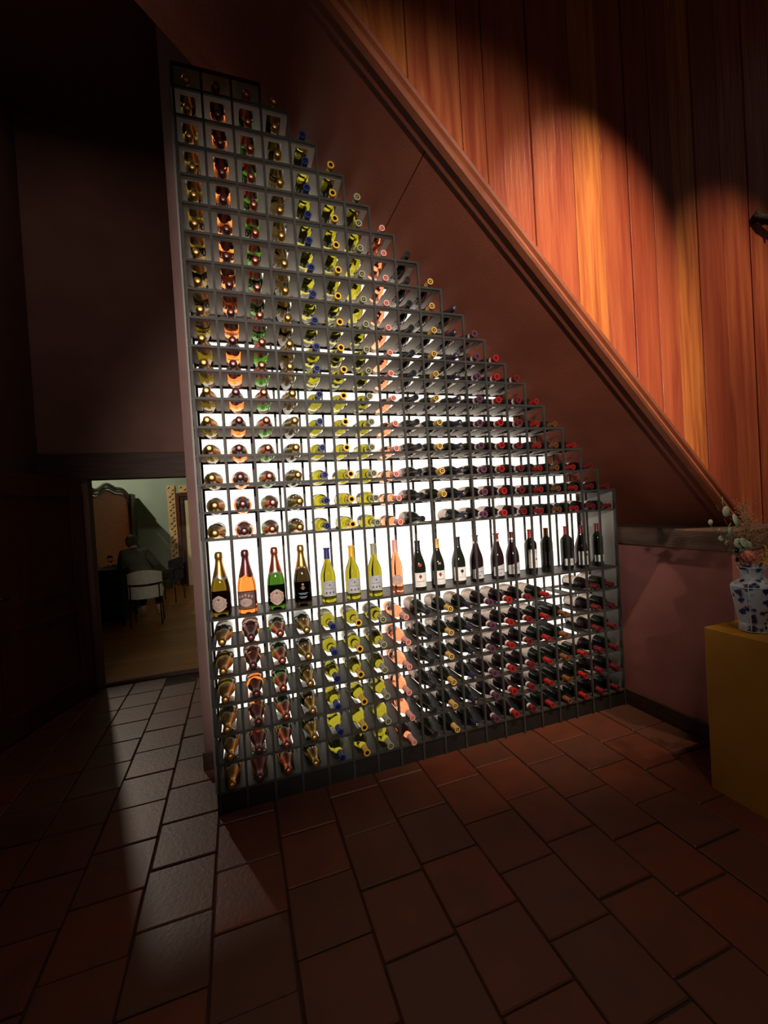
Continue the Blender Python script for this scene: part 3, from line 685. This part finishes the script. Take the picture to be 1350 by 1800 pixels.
b = MB(); b.bev(DX0 + .30, -.32, -.012, -.001, .0, 1.76, .004); b.bev(DX0 + .34, DX0 + .5, -.02, -.012, 1.0, 1.72, .004); b.bev(DX0 + .34, DX0 + .5, -.02, -.012, .12, .9, .004); b.build('door_leaf', noisy('cream_door', lin(206, 190, 140), lin(216, 202, 154), (4, 4, 4), .6, .05), dr)

cream = noisy('cream_upholstery', lin(196, 196, 172), lin(210, 210, 188), (20, 20, 20), .9, .1); legm = mat('black_metal', lin(26, 24, 24), .4, .6)
darkup = noisy('dark_upholstery', lin(48, 42, 44), lin(60, 54, 56), (20, 20, 20), .9, .1)
def barrel_chair(loc, rz, um, lab):
    c = empty('dining_chair', loc, lab, 'chair', rz=rz)
    def arc(z0, z1, r0, r1, nm, a0=-2.75, a1=-.39, zt=0):
        b = MB(); n = 14; v = []
        for i in range(n + 1):
            a = a0 + (a1 - a0) * i / n; k = math.sin(PI * i / n)
            for r, z in ((r0, z0), (r1, z0), (r1, z1 + zt * k), (r0, z1 + zt * k)): v.append((r * math.cos(a), r * math.sin(a), z))
        f = [(i * 4 + q, i * 4 + (q + 1) % 4, i * 4 + 4 + (q + 1) % 4, i * 4 + 4 + q) for i in range(n) for q in range(4)] + [(0, 1, 2, 3), (n * 4 + 3, n * 4 + 2, n * 4 + 1, n * 4)]
        b.add(v, f); return b.build(nm, um, c)
    arc(.56, .69, .215, .25, 'backrest', zt=.05)
    b = MB(); b.lathe([(0, .40), (.21, .40), (.235, .415), (.24, .45), (.225, .48), (0, .49)], 22); b.build('seat', um, c, True)
    arc(.37, .53, .222, .246, 'lower_back')
    b = MB(); b.tube([(.252 * math.cos(a), .252 * math.sin(a), .545) for a in [-2.9 + i * .19 for i in range(15)]], .010, 6); b.build('back_rail', legm, c, True)
    for sx, sy in ((-.19, -.17), (.19, -.17), (-.18, .17), (.18, .17)):
        b = MB(); b.tube([(sx * 1.08, sy * 1.08, 0), (sx, sy, .42), (sx, sy * (1.0), .55 if sy < 0 else .42)], .0095, 6); b.build('leg', legm, c)
    c.scale = (.88, .88, 1)
    return c
barrel_chair((-1.04, 4.30, 0), .05, cream, 'cream barrel-back dining chair with black metal legs under the seated person')
barrel_chair((-.98, 5.85, 0), 1.3, darkup, 'dark upholstered chair with thin black legs beyond the cream chair')
tb = empty('dining_table', (-1.50, 4.78, 0), 'dark covered dining table beside the seated person', 'table')
b = MB(); b.bev(-.17, .19, -.45, .42, .725, .75, .006); b.build('tabletop', noisy('table_dark', lin(44, 38, 40), lin(56, 50, 52), (6, 6, 6), .35, .05), tb)
for sx in (-.13, .15):
    for sy in (-.4, .37): b = MB(); b.bev(sx - .02, sx + .02, sy - .02, sy + .02, 0, .725, .004); b.build('leg', legm, tb)
b = MB(); v = []; NN = 40
for (zz, fl_) in ((.7525, 1.0), (.745, 1.03), (.45, 1.05), (.10, 1.08)):
    for q in range(NN):
        a = 2 * PI * q / NN; c_, s_ = math.cos(a), math.sin(a); m_ = max(abs(c_), abs(s_)); wv = 1 + (.03 * math.sin(q * 2.1) if zz < .7 else 0)
        v.append((.01 + .19 * c_ / m_ * fl_ * wv, -.015 + .445 * s_ / m_ * fl_ * wv, zz))
b.add(v, [(k * NN + q, k * NN + (q + 1) % NN, (k + 1) * NN + (q + 1) % NN, (k + 1) * NN + q) for k in range(3) for q in range(NN)] + [tuple(range(NN))])
clo = b.build('tablecloth', noisy('dark_cloth', lin(34, 32, 36), lin(46, 42, 46), (9, 9, 9), .9, .1), None); clo.location = (-1.50, 4.78, 0)
tag(clo, 'dark cloth draped almost to the floor over the dining table', 'tablecloth')
b = MB(); b.bev(-.11, .11, -.08, .08, 0, .014, .004); nap = b.build('napkin', noisy('napkin_cloth', lin(150, 146, 150), lin(170, 166, 170), (9, 9, 9), .9, .1), None)
nap.location = (-1.53, 4.46, .7530); tag(nap, 'folded pale napkin lying on the near edge of the dark table', 'napkin')
g = [(0, 0), (.032, 0), (.032, .002), (.006, .006), (.004, .012), (.004, .075), (.012, .085), (.034, .115), (.038, .145), (.032, .180), (.031, .180), (.036, .145), (.032, .117), (.010, .088), (0, .086)]
clear = M['clear']; gm = None
GL = ['wine glass standing nearest the napkin on the dark table', 'wine glass nearest the person\'s hand on the dark table', 'wine glass farthest back on the dark table', 'wine glass in the middle of the dark table']
for i, (x, y) in enumerate(((-1.49, 4.52), (-1.36, 4.60), (-1.47, 5.04), (-1.40, 4.80))):
    r = empty('wine_glass', (x, y, .7530), GL[i], 'glass', 'glasses on the dining table')
    if gm is None: b = MB(); b.lathe(g, 16); o = b.build('glass_bowl', clear, r, True); gm = o.data
    else: inst('glass_bowl', gm, r)

# seated person seen from behind
def skin(name, verts, edges, radii, m, parent=None, sub=2, root=0):
    me = bpy.data.meshes.new(name); me.from_pydata(verts, edges, []); o = bpy.data.objects.new(name, me); COL.objects.link(o)
    md = o.modifiers.new('skin', 'SKIN'); sv = me.skin_vertices[0].data
    for i, r in enumerate(radii): sv[i].radius = (r, r) if not isinstance(r, tuple) else r; sv[i].use_root = (i == root)
    md.use_smooth_shade = True
    s2 = o.modifiers.new('sub', 'SUBSURF'); s2.levels = s2.render_levels = sub
    dg = bpy.context.evaluated_depsgraph_get(); nm2 = bpy.data.meshes.new_from_object(o.evaluated_get(dg))
    o.modifiers.clear(); o.data = nm2; nm2.materials.clear(); nm2.materials.append(m); o.parent = parent
    return o
skinm = mat('skin', lin(196, 148, 126), .6); jackm = noisy('olive_jacket', lin(92, 92, 76), lin(108, 108, 90), (14, 14, 14), .9, .25); trm = noisy('dark_trousers', lin(34, 32, 36), lin(44, 42, 46), (9, 9, 9), .9, .1)
hairm = noisy('hair', lin(70, 56, 46), lin(96, 80, 66), (60, 60, 12), .7, .3)
lean = lambda p: (p[0] - .16 * max(0, p[2] - .62), p[1], p[2] - .10 * max(0, p[2] - .62)) if p[2] > .80 else p
pb = (-1.02, 4.33, .50)
V = [pb, (-1.06, 4.33, .66), (-1.10, 4.36, .84), (-1.12, 4.41, .98), (-1.14, 4.47, 1.06), (-1.145, 4.50, 1.105), (-1.15, 4.53, 1.155), (-1.15, 4.535, 1.20),
     (-1.28, 4.40, .99), (-1.36, 4.44, .82), (-1.34, 4.62, .79), (-1.33, 4.68, .78),
     (-.97, 4.43, .98), (-.90, 4.50, .78), (-1.02, 4.66, .77), (-1.06, 4.70, .775),
     (-1.10, 4.38, .50), (-1.18, 4.74, .50), (-1.17, 4.70, .10), (-1.18, 4.80, .05),
     (-.94, 4.38, .50), (-.95, 4.76, .50), (-.94, 4.72, .10), (-.94, 4.82, .05)]
Ed = [(0, 1), (1, 2), (2, 3), (3, 4), (4, 5), (5, 6), (6, 7), (3, 8), (8, 9), (9, 10), (10, 11), (3, 12), (12, 13), (13, 14), (14, 15), (0, 16), (16, 17), (17, 18), (18, 19), (0, 20), (20, 21), (21, 22), (22, 23)]
Rd = [.13, .13, .135, .12, .055, .060, .085, .062, .058, .045, .034, .028, .058, .045, .034, .028, .085, .062, .042, .035, .085, .062, .042, .035]
V = [lean(p) for p in V]
person = skin('person', V, Ed, Rd, skinm)
person.location = (-.10, .20, -.02); person.scale = (.86, 1, 1); person.location.x = -1.06 * (1 - .86) - .05; tag(person, 'person in olive jacket seated with back turned, leaning to the dark table', 'person')
jk = skin('jacket', [lean(p) for p in [(-1.03, 4.33, .56), (-1.06, 4.33, .68), (-1.10, 4.36, .84), (-1.12, 4.41, .98), (-1.135, 4.44, 1.035), (-1.28, 4.40, .99), (-1.36, 4.44, .82), (-1.345, 4.58, .79), (-.97, 4.43, .98), (-.90, 4.50, .78), (-.98, 4.61, .77)]],
          [(0, 1), (1, 2), (2, 3), (3, 4), (3, 5), (5, 6), (6, 7), (3, 8), (8, 9), (9, 10)], [.165, .155, .155, .14, .085, .078, .062, .05, .078, .062, .05], jackm, person)
tr = skin('trousers', [pb, (-1.10, 4.38, .50), (-1.18, 4.74, .50), (-1.17, 4.70, .14), (-.94, 4.38, .50), (-.95, 4.76, .50), (-.94, 4.72, .14)], [(0, 1), (1, 2), (2, 3), (0, 4), (4, 5), (5, 6)], [.145, .10, .076, .055, .10, .076, .055], trm, person)
b = MB(); b.ball(lean((-1.147, 4.515, 1.175)), .096, 16, 12, sc=(.95, 1.05, 1.02)); b.build('hair', hairm, person, True)
for sx in (-.068, .068): b = MB(); b.ball(lean((-1.15 + sx * 1.32, 4.545, 1.15)), .018, 8, 6, sc=(.5, .8, 1.3)); b.build('ear', skinm, person, True)
for hx0, hy0, hz0, sgn in ((-1.33, 4.70, .785, 1), (-1.06, 4.72, .785, -1)):
    b = MB()
    for q in range(4): b.tube([(hx0 + (q - 1.5) * .018, hy0, hz0), (hx0 + (q - 1.5) * .021, hy0 + .05, hz0 + .004), (hx0 + (q - 1.5) * .02, hy0 + .078 - abs(q - 1.3) * .008, hz0 - .012)], [.009, .008, .006], 6)
    b.tube([(hx0 + sgn * .028, hy0 - .02, hz0), (hx0 + sgn * .052, hy0 + .02, hz0 - .004)], [.010, .007], 6)
    b.build('hand', skinm, person, True)
for sx in (-1.18, -.94): b = MB(); b.ball((sx, 4.80, .045), .05, 12, 8, sc=(.9, 2.4, .85)); b.build('shoe', mat('shoe', lin(150, 130, 126), .6), person, True)
